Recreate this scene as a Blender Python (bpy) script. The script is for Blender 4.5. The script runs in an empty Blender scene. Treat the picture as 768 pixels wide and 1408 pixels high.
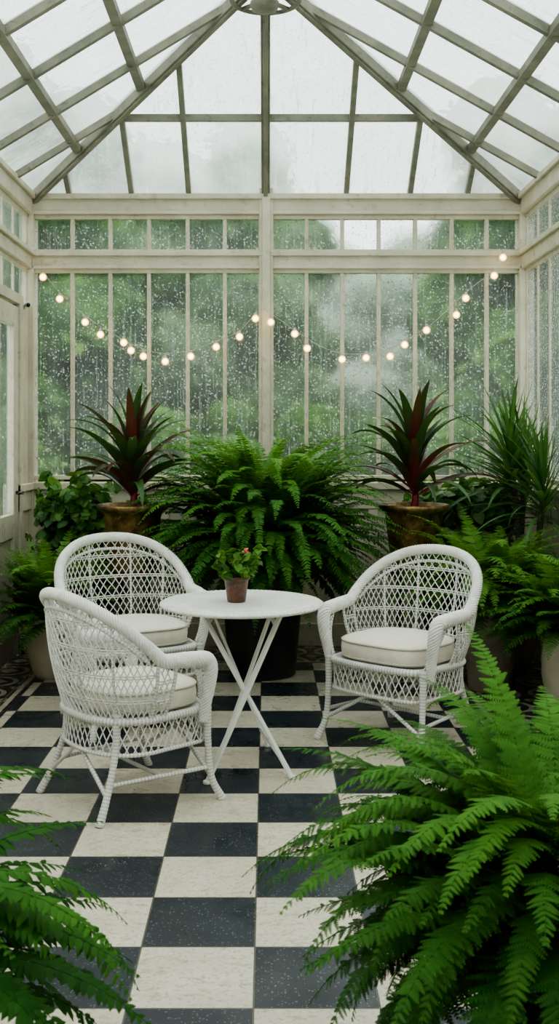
import bpy, math, random
import numpy as np
from math import pi, sin, cos, radians
random.seed(7); rng=np.random.default_rng(7)
SC=bpy.context.scene
COL=SC.collection
FPX=1450.0; HZ=1.5
def px(x,y,d):   # measured position at real depth d
    return ((x-367)*d/FPX, d, HZ+(600-y)*d/FPX)

# ---------------------------------------------------------------- mesh tools
class MB:
    def __init__(s): s.V=[]; s.F=[]; s.A=[]; s.n=0
    def add(s,v,f,var=0.5):
        v=np.asarray(v,float).reshape(-1,3); s.V.append(v)
        if isinstance(f,np.ndarray): s.F.extend((f+s.n).tolist())
        else: s.F.extend([[i+s.n for i in q] for q in f])
        a=np.empty(len(v)); a[:]=var; s.A.append(a); s.n+=len(v)
    def box(s,lo,hi,var=0.5):
        x0,y0,z0=lo; x1,y1,z1=hi
        s.add([(x0,y0,z0),(x1,y0,z0),(x1,y1,z0),(x0,y1,z0),(x0,y0,z1),(x1,y0,z1),(x1,y1,z1),(x0,y1,z1)],
              [(3,2,1,0),(4,5,6,7),(0,1,5,4),(1,2,6,5),(2,3,7,6),(3,0,4,7)],var)
    def beam(s,p0,p1,w,h,up=(0,0,1),var=0.5):
        p0=np.array(p0,float); p1=np.array(p1,float); t=p1-p0; t/=np.linalg.norm(t)
        u=np.array(up,float); sd=np.cross(t,u); sd/=np.linalg.norm(sd); n=np.cross(sd,t)
        v=[p+a*sd*w/2+b*n*h/2 for p in (p0,p1) for a,b in ((-1,-1),(1,-1),(1,1),(-1,1))]
        s.add(v,[(0,1,2,3),(7,6,5,4),(0,4,5,1),(1,5,6,2),(2,6,7,3),(3,7,4,0)],var)
    def tube(s,path,r,sides=6,closed=False,caps=True,flat=1.0,var=0.5):
        P=np.asarray(path,float); n=len(P)
        r=np.broadcast_to(np.asarray(r,float),(n,)).copy()
        if closed: T=np.roll(P,-1,0)-np.roll(P,1,0)
        else: T=np.gradient(P,axis=0)
        T/=np.linalg.norm(T,axis=1)[:,None]+1e-12
        a=np.array([0,0,1.0]) if abs(T[0][2])<.9 else np.array([0,1.0,0])
        Nn=np.zeros_like(P); cur=a-np.dot(a,T[0])*T[0]; cur/=np.linalg.norm(cur)
        for i in range(n):
            cur=cur-np.dot(cur,T[i])*T[i]; cur/=np.linalg.norm(cur)+1e-12; Nn[i]=cur
        Bn=np.cross(T,Nn)
        th=np.linspace(0,2*pi,sides,endpoint=False)
        V=P[:,None,:]+r[:,None,None]*(np.cos(th)[None,:,None]*Nn[:,None,:]*flat+np.sin(th)[None,:,None]*Bn[:,None,:])
        F=[]; m=n if closed else n-1
        for i in range(m):
            j=(i+1)%n
            for k in range(sides):
                l=(k+1)%sides; F.append((i*sides+k,i*sides+l,j*sides+l,j*sides+k))
        if caps and not closed:
            F.append(tuple(range(sides))[::-1]); F.append(tuple((n-1)*sides+k for k in range(sides)))
        vv=np.repeat(np.broadcast_to(var,(n,)),sides)
        s.add(V.reshape(-1,3),F,vv)
        return Nn,Bn
    def lathe(s,prof,c=(0,0,0),seg=32,var=0.5,cap=True):
        prof=np.asarray(prof,float); n=len(prof); th=np.linspace(0,2*pi,seg,endpoint=False)
        V=np.zeros((n,seg,3)); V[:,:,0]=prof[:,0][:,None]*np.cos(th)+c[0]; V[:,:,1]=prof[:,0][:,None]*np.sin(th)+c[1]; V[:,:,2]=prof[:,1][:,None]+c[2]
        F=[]
        for i in range(n-1):
            for k in range(seg):
                l=(k+1)%seg; F.append((i*seg+k,i*seg+l,(i+1)*seg+l,(i+1)*seg+k))
        if cap:
            F.append(tuple(range(seg))[::-1]); F.append(tuple((n-1)*seg+k for k in range(seg)))
        s.add(V.reshape(-1,3),F,var)
    def mesh(s,name,mat,smooth=True):
        me=bpy.data.meshes.new(name)
        V=np.concatenate(s.V); me.from_pydata(V.tolist(),[],s.F)
        at=me.attributes.new("var",'FLOAT','POINT'); at.data.foreach_set("value",np.concatenate(s.A))
        if smooth: me.polygons.foreach_set("use_smooth",[True]*len(me.polygons))
        me.materials.append(mat); me.update()
        return me
def smoothpath(pts,n=40,closed=False):
    P=np.asarray(pts,float); m=len(P)
    if m==2: return P[0]+(P[1]-P[0])*np.linspace(0,1,n)[:,None]
    out=[]
    segs=m if closed else m-1
    per=max(2,n//segs)
    for i in range(segs):
        if closed: p0,p1,p2,p3=P[(i-1)%m],P[i],P[(i+1)%m],P[(i+2)%m]
        else:
            p1,p2=P[i],P[i+1]; p0=P[i-1] if i>0 else 2*p1-p2; p3=P[i+2] if i+2<m else 2*p2-p1
        for t in np.arange(per)/per:
            out.append(.5*((2*p1)+(-p0+p2)*t+(2*p0-5*p1+4*p2-p3)*t*t+(-p0+3*p1-3*p2+p3)*t**3))
    if not closed: out.append(P[-1])
    return np.array(out)
def resample(P,step):
    P=np.asarray(P); d=np.r_[0,np.cumsum(np.linalg.norm(np.diff(P,axis=0),axis=1))]
    n=max(2,int(d[-1]/step)+1); t=np.linspace(0,d[-1],n)
    return np.stack([np.interp(t,d,P[:,k]) for k in range(3)],1)
def rinterp(r,n): return np.interp(np.linspace(0,1,n),np.linspace(0,1,len(np.atleast_1d(r))),np.atleast_1d(r)) if np.ndim(r) else np.full(n,r)
def wick(mb,path,r,sides=8,pitch=.015,amp=.26,closed=False,flat=1.0):
    """wrapped cane: ribbed tube"""
    P=resample(path,pitch/2); n=len(P)
    if closed: P=P[:-1]; n-=1
    alt=(np.arange(n)%2)
    rr=rinterp(r,n)*(1+amp*(alt*2-1)*.5)
    mb.tube(P,rr,sides,closed=closed,flat=flat,var=.35+.65*alt)  # alternate rings carry the painted shade between ribs
def rope(mb,path,r,strands=5,pitch=.085):
    """braided rim: strands twisted round a solid core"""
    P=resample(path,.0065); n=len(P); rr=rinterp(r,n)
    Nn,Bn=mb.tube(P,rr*.82,8,var=.30)
    d=np.arange(n)*.0065
    for k in range(strands):
        a=2*pi*(k/strands+d/pitch)
        Q=P+(rr*.76)[:,None]*(np.cos(a)[:,None]*Nn+np.sin(a)[:,None]*Bn)
        mb.tube(Q,rr*.24,5,var=.95)

# ---------------------------------------------------------------- object tools
def link(o): COL.objects.link(o); return o
def thing(name,label,cat,loc=(0,0,0),rz=0,group=None,kind=None):
    e=bpy.data.objects.new(name,None); e.empty_display_size=.1; e.location=loc; e.rotation_euler=(0,0,rz)
    e["label"]=label; e["category"]=cat
    if group: e["group"]=group
    if kind: e["kind"]=kind
    return link(e)
def part(par,name,mb,mat,smooth=True,label=None,loc=None,bevel=0):
    o=bpy.data.objects.new(name,mb.mesh(name,mat,smooth) if isinstance(mb,MB) else mb)
    if par: o.parent=par
    if loc: o.location=loc
    if label: o["label"]=label
    if bevel:
        b=o.modifiers.new("b",'BEVEL'); b.width=bevel; b.segments=2; b.limit_method='ANGLE'
    return link(o)
def top(name,mb,mat,label,cat,smooth=True,kind=None,group=None,loc=None,bevel=0,rz=0):
    o=part(None,name,mb,mat,smooth,label,loc,bevel); o["category"]=cat
    o.rotation_euler=(0,0,rz)
    if kind: o["kind"]=kind
    if group: o["group"]=group
    return o
def clone(root,loc,rz=0,label=None,sc=1.0):
    r=root.copy(); COL.objects.link(r); r.location=loc; r.rotation_euler=(0,0,rz); r.scale=(sc,sc,sc)
    if label: r["label"]=label
    kids=[c for c in root.children]
    for c in kids:
        k=c.copy(); COL.objects.link(k); k.parent=r
        for g in list(c.children):
            q=g.copy(); COL.objects.link(q); q.parent=k
    return r

# ---------------------------------------------------------------- materials
class G:
    def __init__(s,name):
        s.m=bpy.data.materials.new(name); s.m.use_nodes=True; s.nt=s.m.node_tree; s.nt.nodes.clear()
        s.out=s.nt.nodes.new('ShaderNodeOutputMaterial')
    def n(s,t,ins=None,**kw):
        nd=s.nt.nodes.new(t)
        for k,v in kw.items(): setattr(nd,k,v)
        for k,v in (ins or {}).items():
            i=nd.inputs[k]
            if isinstance(v,bpy.types.NodeSocket): s.nt.links.new(v,i)
            else:
                if isinstance(v,tuple) and len(v)==3 and i.type=='RGBA': v=v+(1,)
                i.default_value=v
        return nd
    def M(s,op,a,b=0.0,c=0.0,clamp=False):
        nd=s.n('ShaderNodeMath',{0:a,1:b,2:c},operation=op,use_clamp=clamp); return nd.outputs[0]
    def mix(s,f,a,b):
        nd=s.nt.nodes.new('ShaderNodeMix'); nd.data_type='RGBA'
        for i,v in ((0,f),(6,a),(7,b)):
            if isinstance(v,bpy.types.NodeSocket): s.nt.links.new(v,nd.inputs[i])
            else: nd.inputs[i].default_value=v if i==0 else tuple(v)+(1,)
        return nd.outputs[2]
    def noise(s,vec,scale,detail=3,rough=.5): return s.n('ShaderNodeTexNoise',{'Vector':vec,'Scale':scale,'Detail':detail,'Roughness':rough}).outputs['Fac']
    def coord(s,scale=(1,1,1),w='Object'):
        tc=s.n('ShaderNodeTexCoord')
        return s.n('ShaderNodeMapping',{'Vector':tc.outputs[w],'Scale':scale}).outputs[0]
    def ramp(s,f,stops):
        r=s.n('ShaderNodeValToRGB',{0:f}); e=r.color_ramp.elements
        while len(e)<len(stops): e.new(.5)
        for i,(p,c) in enumerate(stops): e[i].position=p; e[i].color=tuple(c)+(1,)
        return r.outputs[0]
    def rng(s,v,a,b,c=0.0,d=1.0): return s.n('ShaderNodeMapRange',{0:v,1:a,2:b,3:c,4:d}).outputs[0]
    def fin(s,sh): s.nt.links.new(sh,s.out.inputs[0]); return s.m
    def pr(s,**k):
        ins={}
        for a,v in k.items(): ins[a.replace('_',' ')]=v
        return s.n('ShaderNodeBsdfPrincipled',ins).outputs[0]
def mat_paint(name,c1,c2,rough=.5,sc=6,bump=.15,dirt=None,crease_shade=None):
    g=G(name); co=g.coord(); f=g.noise(co,sc,5,.6); f2=g.rng(f,.35,.65)
    col=g.mix(f2,c1,c2)
    if dirt:
        d=g.rng(g.noise(co,sc*2.3,6,.7),.56,.72,0,.75); col=g.mix(d,col,dirt)
    if crease_shade:
        a=g.n('ShaderNodeAttribute',attribute_name="var").outputs['Fac']; col=g.mix(g.rng(a,0,.9,.9,0),col,crease_shade)  # crevice shade painted into the colour, darker where var is low
    b=g.n('ShaderNodeBump',{'Height':g.noise(co,sc*12,3),'Strength':bump,'Distance':.003}).outputs[0]
    return g.fin(g.pr(Base_Color=col,Roughness=rough,Normal=b))
def mat_leaf(name,stops,rough=.55,trans=.3,spec=.25,nsc=9,namp=.12):
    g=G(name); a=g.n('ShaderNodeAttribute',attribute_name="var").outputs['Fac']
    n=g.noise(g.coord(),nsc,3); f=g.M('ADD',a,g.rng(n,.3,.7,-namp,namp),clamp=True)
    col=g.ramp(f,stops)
    p=g.pr(Base_Color=col,Roughness=rough,Specular_IOR_Level=spec)
    if trans<=0: return g.fin(p)
    c2=g.mix(.3,col,(.25,.45,.04))
    t=g.n('ShaderNodeBsdfTranslucent',{'Color':c2}).outputs[0]
    return g.fin(g.n('ShaderNodeMixShader',{0:trans,1:p,2:t}).outputs[0])
def mat_glass(name,scale,fog=.16,streak=.4,blur=.7,tint=(.95,.985,.97),fogc=(.86,.92,.9),dropc=(.95,1,.97),dk=(.16,.20,.17),refl=.2,dstr=.55):
    g=G(name); co=g.coord(scale); ob=g.coord()
    wob=g.n('ShaderNodeVectorMath',{0:co,1:g.n('ShaderNodeTexNoise',{'Vector':ob,'Scale':9.0}).outputs['Color']},operation='ADD').outputs[0]
    st=g.noise(wob,1.0,5,.75); st=g.rng(st,.54,.66)
    cl=g.rng(g.noise(ob,2.2,6,.65),.3,.7)
    def drops(sc,lo,mx):
        v=g.n('ShaderNodeTexVoronoi',{'Vector':ob,'Scale':sc}); w=g.n('ShaderNodeSeparateColor',{0:v.outputs['Color']})
        return g.M('LESS_THAN',v.outputs['Distance'],g.rng(w.outputs[0],lo,1,.0,mx)),w.outputs[1]
    d1,r1=drops(32.0,.45,.30); d2,r2=drops(56.0,.15,.40); d3,r3=drops(95.0,.05,.45)
    f=g.M('ADD',g.M('MULTIPLY',st,streak),g.M('MULTIPLY_ADD',cl,fog,fog*.6),clamp=True)
    dr=g.M('MAXIMUM',d1,g.M('MAXIMUM',d2,d3))
    rr=g.M('GREATER_THAN',g.mix(d1,g.mix(d2,r3,r2),r1),.48)
    tr=g.n('ShaderNodeBsdfTransparent',{'Color':tint}).outputs[0]
    rf=g.n('ShaderNodeBsdfRefraction',{'Color':tint,'IOR':1.06,'Roughness':.38}).outputs[0]
    see=g.n('ShaderNodeMixShader',{0:blur,1:tr,2:rf}).outputs[0]
    tl=g.n('ShaderNodeBsdfTranslucent',{'Color':g.mix(st,fogc,dropc)}).outputs[0]
    df=g.n('ShaderNodeBsdfDiffuse',{'Color':(.7,.76,.73)}).outputs[0]
    haze=g.n('ShaderNodeMixShader',{0:.12,1:tl,2:df}).outputs[0]
    base=g.n('ShaderNodeMixShader',{0:f,1:see,2:haze}).outputs[0]
    dt=g.n('ShaderNodeBsdfTranslucent',{'Color':g.mix(rr,dk,dropc)}).outputs[0]
    base=g.n('ShaderNodeMixShader',{0:g.M('MULTIPLY',dr,dstr),1:base,2:dt}).outputs[0]
    bp=g.n('ShaderNodeBump',{'Height':g.M('ADD',dr,st),'Strength':.3,'Distance':.002}).outputs[0]
    gl=g.n('ShaderNodeBsdfGlossy',{'Color':(.9,.95,.93),'Roughness':.12,'Normal':bp}).outputs[0]
    lw=g.n('ShaderNodeLayerWeight',{'Blend':.5}).outputs['Facing']
    fr=g.M('MULTIPLY_ADD',g.M('POWER',lw,4.0),refl,.02)
    return g.fin(g.n('ShaderNodeMixShader',{0:fr,1:base,2:gl}).outputs[0])

M_CREAM=mat_paint("cream_painted_wood",(.66,.60,.48),(.53,.48,.375),.5,5,.2,(.27,.23,.16))
M_ROOF=mat_paint("weathered_shaded_roof_bar",(.27,.25,.195),(.17,.165,.125),.6,5,.2,(.08,.07,.05))  # weathered paint, with the bars' backlit shade put into its base colours
M_WHITE=mat_paint("white_painted_wicker",(.83,.815,.78),(.72,.705,.67),.5,14,.3,crease_shade=(.26,.25,.225))
M_TABLE=mat_paint("white_painted_metal",(.80,.79,.75),(.69,.68,.63),.4,10,.1)
M_CUSH=mat_paint("cream_canvas",(.78,.72,.62),(.69,.64,.55),.9,20,.3)
M_PIPE=mat_paint("cream_piping",(.56,.52,.44),(.48,.45,.38),.9,20,.3)
M_WIRE=mat_paint("pale_cable",(.5,.48,.42),(.4,.38,.33),.7,20,.1)
M_BLACKPOT=mat_paint("black_glazed_clay",(.010,.011,.012),(.018,.018,.018),.4,8,.2)
M_TERRA=mat_paint("terracotta",(.20,.08,.045),(.12,.05,.03),.6,20,.5,(.26,.2,.14))
M_BROWN=mat_paint("brown_glazed_clay",(.15,.055,.028),(.05,.022,.014),.3,22,.5,(.20,.14,.09))
M_GREYPOT=mat_paint("grey_stone_pot",(.32,.27,.21),(.22,.19,.15),.85,8,.5)
M_CREAMPOT=mat_paint("cream_stone_pot",(.60,.54,.42),(.50,.45,.35),.7,8,.4)
M_SOIL=mat_paint("potting_soil",(.03,.02,.012),(.015,.01,.007),.95,40,.9)
M_WOOD=mat_paint("dark_wood",(.08,.05,.03),(.05,.03,.02),.6,12,.3)
M_BARK=mat_paint("bark",(.10,.08,.055),(.05,.04,.03),.9,10,.8)
M_LAWN=mat_paint("grass",(.05,.11,.025),(.08,.15,.04),.95,3,.5)
M_GREYPL=mat_paint("white_plastic",(.75,.75,.73),(.7,.7,.68),.3,10,.05)
M_DARK=mat_paint("black_lens",(.01,.01,.01),(.02,.02,.02),.15,10,.05)
M_PLASTER=mat_paint("cream_plaster",(.50,.46,.38),(.44,.40,.33),.9,3,.3)
def mat_gold():
    g=G("aged_brass"); co=g.coord(); f=g.noise(co,11,6,.7)
    col=g.ramp(f,[(.34,(.045,.028,.014)),(.5,(.19,.115,.042)),(.66,(.38,.26,.11))])
    b=g.n('ShaderNodeBump',{'Height':g.noise(co,40,4),'Strength':.5,'Distance':.004}).outputs[0]
    return g.fin(g.pr(Base_Color=col,Roughness=.34,Metallic=.75,Normal=b))
M_GOLD=mat_gold()
def mat_emis():
    g=G("warm_bulb_glass"); lw=g.n('ShaderNodeLayerWeight',{'Blend':.5}).outputs['Facing']
    col=g.ramp(lw,[(0,(1,.80,.42)),(.4,(1,.66,.24)),(1,(.75,.40,.10))])
    s_=g.rng(lw,0,.5,8,1.9)
    return g.fin(g.n('ShaderNodeEmission',{'Color':col,'Strength':s_}).outputs[0])
M_BULB=mat_emis()
M_FERN=mat_leaf("fern_green",[(0,(.009,.042,.007)),(.35,(.027,.10,.013)),(.7,(.065,.185,.023)),(1,(.14,.31,.04))])
M_FERND=mat_leaf("deep_fern_green",[(0,(.005,.026,.004)),(.4,(.013,.062,.008)),(.75,(.030,.11,.013)),(1,(.06,.17,.022))],trans=.2,rough=.65,spec=.12)
M_FERNF=mat_leaf("soft_fern_green",[(0,(.007,.036,.005)),(.35,(.020,.084,.011)),(.7,(.046,.15,.019)),(1,(.095,.24,.034))],trans=.28,rough=.6,spec=.15)
M_FERNB=mat_leaf("bright_fern_green",[(0,(.009,.044,.006)),(.35,(.024,.10,.012)),(.7,(.056,.18,.019)),(1,(.12,.29,.034))],trans=.33)
M_CORD=mat_leaf("dark_cordyline",[(0,(.20,.012,.022)),(.22,(.13,.018,.022)),(.42,(.06,.028,.018)),(.62,(.022,.045,.018)),(1,(.05,.115,.034))],.4,.15,.4)
M_YUC=mat_leaf("yucca_green",[(0,(.05,.09,.03)),(.4,(.028,.10,.024)),(1,(.09,.21,.055))],.45,.28,.3)
M_IVY=mat_leaf("broad_leaf_green",[(0,(.010,.045,.009)),(.5,(.045,.145,.025)),(1,(.15,.29,.06))],.45,.3,.35)
M_HERB=mat_leaf("herb_green",[(0,(.03,.09,.012)),(.5,(.07,.18,.025)),(1,(.16,.30,.05))],.5,.3)
M_PINK=mat_paint("coral_petals",(.72,.12,.08),(.82,.30,.22),.6,30,.1)
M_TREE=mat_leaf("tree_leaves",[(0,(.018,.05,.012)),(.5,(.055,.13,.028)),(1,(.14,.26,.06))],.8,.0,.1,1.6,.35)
M_TREEF=mat_leaf("haze_tinted_leaves",[(0,(.08,.13,.07)),(.5,(.135,.215,.10)),(1,(.20,.30,.15))],.8,.0,.1,1.2,.3)  # distance haze painted into the leaf colour
M_TREEM=mat_leaf("pale_haze_tinted_leaves",[(0,(.24,.30,.24)),(.5,(.30,.37,.28)),(1,(.37,.44,.34))],.8,.0,.1,1.2,.3)  # stronger haze painted in for the farthest trees
M_SHRUB=mat_leaf("shrub_leaves",[(0,(.025,.065,.013)),(.5,(.07,.155,.03)),(1,(.16,.29,.06))],.8,.0,.1,3,.35)

G_BACK=mat_glass("wet_glass_wall",(62,1,1.8),.10,.24,.82)
G_SIDE=mat_glass("wet_glass_side",(1,62,1.8),.10,.20,.6,refl=.08)
RC=dict(tint=(.74,.80,.78),fogc=(.64,.71,.68),dropc=(.46,.52,.49),dk=(.30,.35,.32),dstr=.5)
G_RBACK=mat_glass("wet_glass_roof",(45,4,4),.42,.40,.6,**RC)
G_RSIDE=mat_glass("wet_glass_roof_side",(4,45,4),.42,.40,.5,**RC)

def mat_floor():
    g=G("checker_tile_floor"); tc=g.n('ShaderNodeTexCoord').outputs['Object']
    sp=g.n('ShaderNodeSeparateXYZ',{0:tc}); X,Y=sp.outputs[0],sp.outputs[1]
    S=.333
    u=g.M('DIVIDE',g.M('ADD',X,.036),S); v=g.M('DIVIDE',g.M('SUBTRACT',Y,3.098),S)
    iu,iv=g.M('FLOOR',u),g.M('FLOOR',v); fu,fv=g.M('FRACT',u),g.M('FRACT',v)
    par=g.M('FLOORED_MODULO',g.M('ADD',iu,iv),2.0); blk=g.M('GREATER_THAN',par,.5)
    e=g.M('MINIMUM',g.M('MINIMUM',fu,g.M('SUBTRACT',1.0,fu)),g.M('MINIMUM',fv,g.M('SUBTRACT',1.0,fv)))
    grout=g.M('LESS_THAN',e,.008)
    cell=g.n('ShaderNodeCombineXYZ',{0:iu,1:iv}).outputs[0]
    rnd=g.n('ShaderNodeTexWhiteNoise',{'Vector':cell},noise_dimensions='3D').outputs['Value']
    off=g.n('ShaderNodeVectorMath',{0:tc,1:g.n('ShaderNodeCombineXYZ',{0:g.M('MULTIPLY',rnd,7.0),1:g.M('MULTIPLY',rnd,3.0)}).outputs[0]},operation='ADD').outputs[0]
    mp=g.n('ShaderNodeMapping',{'Vector':off,'Scale':(10,17,5)}).outputs[0]
    tv=g.noise(mp,1.8,8,.75); cl=g.noise(off,4,4,.6)
    w=g.mix(g.rng(cl,.3,.7),(.69,.63,.52),(.55,.50,.40))
    w=g.mix(g.rng(tv,.52,.62,0,.7),w,(.38,.31,.21))
    w=g.mix(g.rng(g.noise(off,75,2),.57,.64,0,.65),w,(.36,.30,.21))
    w=g.mix(g.M('MULTIPLY',rnd,.25),w,(.48,.43,.35))
    vo=g.n('ShaderNodeTexVoronoi',{'Vector':off,'Scale':110.0}); vr=g.n('ShaderNodeSeparateColor',{0:vo.outputs['Color']}).outputs[0]
    spk=g.M('LESS_THAN',vo.outputs['Distance'],g.rng(vr,.35,1,0,.42))
    b=g.mix(g.rng(cl,.3,.7),(.010,.016,.022),(.026,.033,.040))
    b=g.mix(g.M('MULTIPLY',spk,.5),b,(.22,.25,.26))
    b=g.mix(g.M('MULTIPLY',rnd,.3),b,(.035,.043,.05))
    col=g.mix(blk,w,b); col=g.mix(grout,col,(.10,.09,.07))
    q=.30
    a=g.M('FRACT',g.M('DIVIDE',X,q)); c=g.M('FRACT',g.M('DIVIDE',Y,q))
    da=g.M('SUBTRACT',a,.5); dc=g.M('SUBTRACT',c,.5)
    r=g.M('SQRT',g.M('ADD',g.M('MULTIPLY',da,da),g.M('MULTIPLY',dc,dc)))
    ring=g.M('LESS_THAN',g.M('ABSOLUTE',g.M('SUBTRACT',r,.38)),.05)
    dia=g.M('LESS_THAN',g.M('ADD',g.M('ABSOLUTE',da),g.M('ABSOLUTE',dc)),.22)
    cor=g.M('GREATER_THAN',r,.60)
    pat=g.M('MAXIMUM',g.M('MAXIMUM',ring,dia),cor)
    bc=g.mix(pat,(.035,.035,.032),(.36,.32,.25))
    bc=g.mix(g.M('LESS_THAN',g.M('MINIMUM',g.M('SUBTRACT',.5,g.M('ABSOLUTE',da)),g.M('SUBTRACT',.5,g.M('ABSOLUTE',dc))),.02),bc,(.12,.11,.09))
    def band(k):
        bx=g.M('MAXIMUM',g.M('GREATER_THAN',X,1.14+k),g.M('LESS_THAN',X,-1.42-k)); return g.M('MAXIMUM',bx,g.M('GREATER_THAN',Y,6.98+k))
    col=g.mix(band(0),col,(.03,.03,.03)); col=g.mix(band(.03),col,(.45,.41,.32)); col=g.mix(band(.06),col,bc)
    ro=g.rng(g.noise(tc,5,4),.3,.7,.2,.45)
    bp=g.n('ShaderNodeBump',{'Height':g.M('SUBTRACT',g.M('MULTIPLY',tv,.3),grout),'Strength':.25,'Distance':.003}).outputs[0]
    return g.fin(g.pr(Base_Color=col,Roughness=ro,Normal=bp,Specular_IOR_Level=.38))
M_FLOOR=mat_floor()

# ---------------------------------------------------------------- room shell
XL,XR,YB,YF=-1.724,1.86,7.6,-2.4
ZE,ZA=3.22,4.27; AX,AY=-.01,6.2
mb=MB(); mb.box((XL-.1,YF,-.1),(XR+.1,YB+.1,0))
top("floor",mb,M_FLOOR,"black and cream checkerboard tile floor with patterned border","floor",False,"structure")
mb=MB(); mb.box((XL-.3,YF-.15,-.1),(XR+.3,YF,4.7)); top("wall_front_blocker",mb,M_PLASTER,"unseen cream plastered wall added behind the camera to block light","wall",False,"structure")  # out-of-view wall added to cut flat light from behind the camera

def gridwin(name,axis,c,us,zs,label,glass,mw=.028,dep=.05,rails=()):
    e=thing(name,label,"window",kind="structure")
    f=MB(); gl=MB()
    def bx(u0,u1,z0,z1,d):
        if axis=='y': f.box((u0,c-d,z0),(u1,c+d*.6,z1))
        else: f.box((c-d,u0,z0),(c+d,u1,z1))
    for u in us: bx(u-mw/2,u+mw/2,zs[0],zs[-1],dep/2)
    for z,h in rails: bx(us[0],us[-1],z-h/2,z+h/2,dep/2+.006)
    u0,u1,z0,z1=us[0],us[-1],zs[0],zs[-1]
    if axis=='y': gl.add([(u0,c,z0),(u1,c,z0),(u1,c,z1),(u0,c,z1)],[(0,1,2,3)])
    else: gl.add([(c,u0,z0),(c,u1,z0),(c,u1,z1),(c,u0,z1)],[(0,1,2,3)])
    part(e,"window_frame",f,M_CREAM,False,bevel=.004); part(e,"glass_pane",gl,glass,False)
    return e
def X7(p): return (p-367)*YB/FPX
R=[(2.69,.035),(1.205,.03),(3.075,.03),(2.83,.025)]
gridwin("window_1",'y',YB,[X7(p) for p in (44,100,152,205,258,309,358)],(1.19,3.09),"tall rain-streaked glazing in cream painted timber with small transom panes",G_BACK,rails=R)
gridwin("window_2",'y',YB,[X7(p) for p in (373,421,470,520,570,620,668,716)],(1.19,3.09),"tall rain-streaked glazing in cream painted timber with small transom panes",G_BACK,rails=R)
mb=MB()
mb.box((XL,YB-.02,0),(XR,YB+.08,1.12)); mb.box((XL,YB-.05,0),(XR,YB-.02,.16)); mb.box((XL,YB-.04,.98),(XR,YB-.02,1.12))
x=XL+.05
while x<XR-.05: mb.box((x,YB-.035,.16),(x+.07,YB-.02,.98)); x+=.30
mb.box((XL,YB-.07,1.12),(XR,YB+.08,1.17))
mb.box((XL-.05,YB-.05,3.09),(XR+.05,YB+.09,3.235)); mb.box((XL,YB-.085,3.195),(XR,YB-.05,3.235)); mb.box((XL,YB-.065,3.09),(XR,YB-.05,3.115))
mb.box((XL,YB-.045,2.70),(XR,YB+.06,2.82)); mb.box((XL,YB-.075,2.79),(XR,YB-.045,2.825)); mb.box((XL,YB-.06,2.70),(XR,YB-.045,2.725))
mb.box((-.055,YB-.07,1.17),(.042,YB+.06,3.28)); mb.box((-.035,YB-.09,1.17),(.022,YB-.07,3.2)); 
mb.box((XL-.05,YB-.06,0),(XL+.055,YB+.09,3.235)); mb.box((XR-.055,YB-.06,0),(XR+.05,YB+.09,3.235))
top("wall_back",mb,M_CREAM,"cream painted timber panel wall with sill, posts and eave beams","wall",False,"structure",bevel=.005)
for nm,c,sg in (("left",XL,1),("right",XR,-1)):
    mb=MB()
    def sb(u0,u1,z0,z1,d0,d1):
        a,b=sorted((c+sg*d0,c+sg*d1)); mb.box((a,u0,z0),(b,u1,z1))
    y1=YB-.06
    segs=[(YF,6.2),(7.2,y1)] if nm=="left" else [(YF,y1)]
    for a,b in segs:
        sb(a,b,0,1.12,-.08,.02); sb(a,b,0,.16,.02,.045); sb(a,b,1.12,1.17,-.08,.06)
        sb(a,b,.98,1.12,.02,.04)
    sb(YF,y1,3.09,3.235,-.08,.05); sb(YF,y1,3.195,3.235,.05,.075)
    sb(YF,y1,2.70,2.82,-.05,.045); sb(YF,y1,2.79,2.825,.045,.07)
    for yy in (-1.8,0.2,2.2,4.2,6.2): sb(yy-.06,yy+.06,0,3.1,-.06,.05)
    if nm=="left":
        sb(7.2,y1,1.17,2.46,-.05,.02); sb(6.2,7.25,2.40,2.47,-.05,.04); sb(7.2,7.28,0,2.47,-.05,.045)
    top("wall_"+nm,mb,M_CREAM,"cream painted timber side wall with posts and beams","wall",False,"structure",bevel=.005)
gridwin("window_3",'x',XL,[6.25,6.55,6.85,7.15,7.54],(2.47,3.09),"small wet panes in cream frame above the door",G_SIDE,mw=.02,dep=.02,rails=R[:1]+R[2:])
gridwin("window_4",'x',XL,list(np.linspace(YF,6.15,29)),(1.17,3.09),"row of tall wet panes in cream timber frame",G_SIDE,mw=.02,dep=.02,rails=R)
gridwin("window_5",'x',XR,list(np.linspace(YF,7.54,34)),(1.17,3.09),"row of tall wet panes in cream timber frame",G_SIDE,mw=.018,dep=.018,rails=R)
d=thing("door_1","cream painted glazed timber door with lower panel","door",kind="structure")
mb=MB()
for a,b,z0,z1 in ((6.28,6.40,.02,2.38),(7.06,7.19,.02,2.38)): mb.box((XL-.02,a,z0),(XL+.03,b,z1))
for z0,z1 in ((.02,.22),(.82,.98),(2.24,2.38)): mb.box((XL-.018,6.40,z0),(XL+.028,7.06,z1))
mb.box((XL-.01,6.40,.22),(XL+.008,7.06,.82)); mb.box((XL-.012,6.71,.98),(XL+.022,6.74,2.24))
part(d,"door_frame",mb,M_CREAM,False,bevel=.004)
mb=MB(); mb.add([(XL,6.4,.98),(XL,7.06,.98),(XL,7.06,2.24),(XL,6.4,2.24)],[(0,1,2,3)]); part(d,"glass_pane",mb,G_SIDE,False)
mb=MB(); mb.tube([(XL+.03,7.12,1.12),(XL+.08,7.12,1.12)],.012,8); mb.tube([(XL+.075,7.12,1.12),(XL+.075,7.0,1.12)],.010,8); part(d,"door_handle",mb,M_DARK,True,label="dark metal lever handle")
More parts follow.
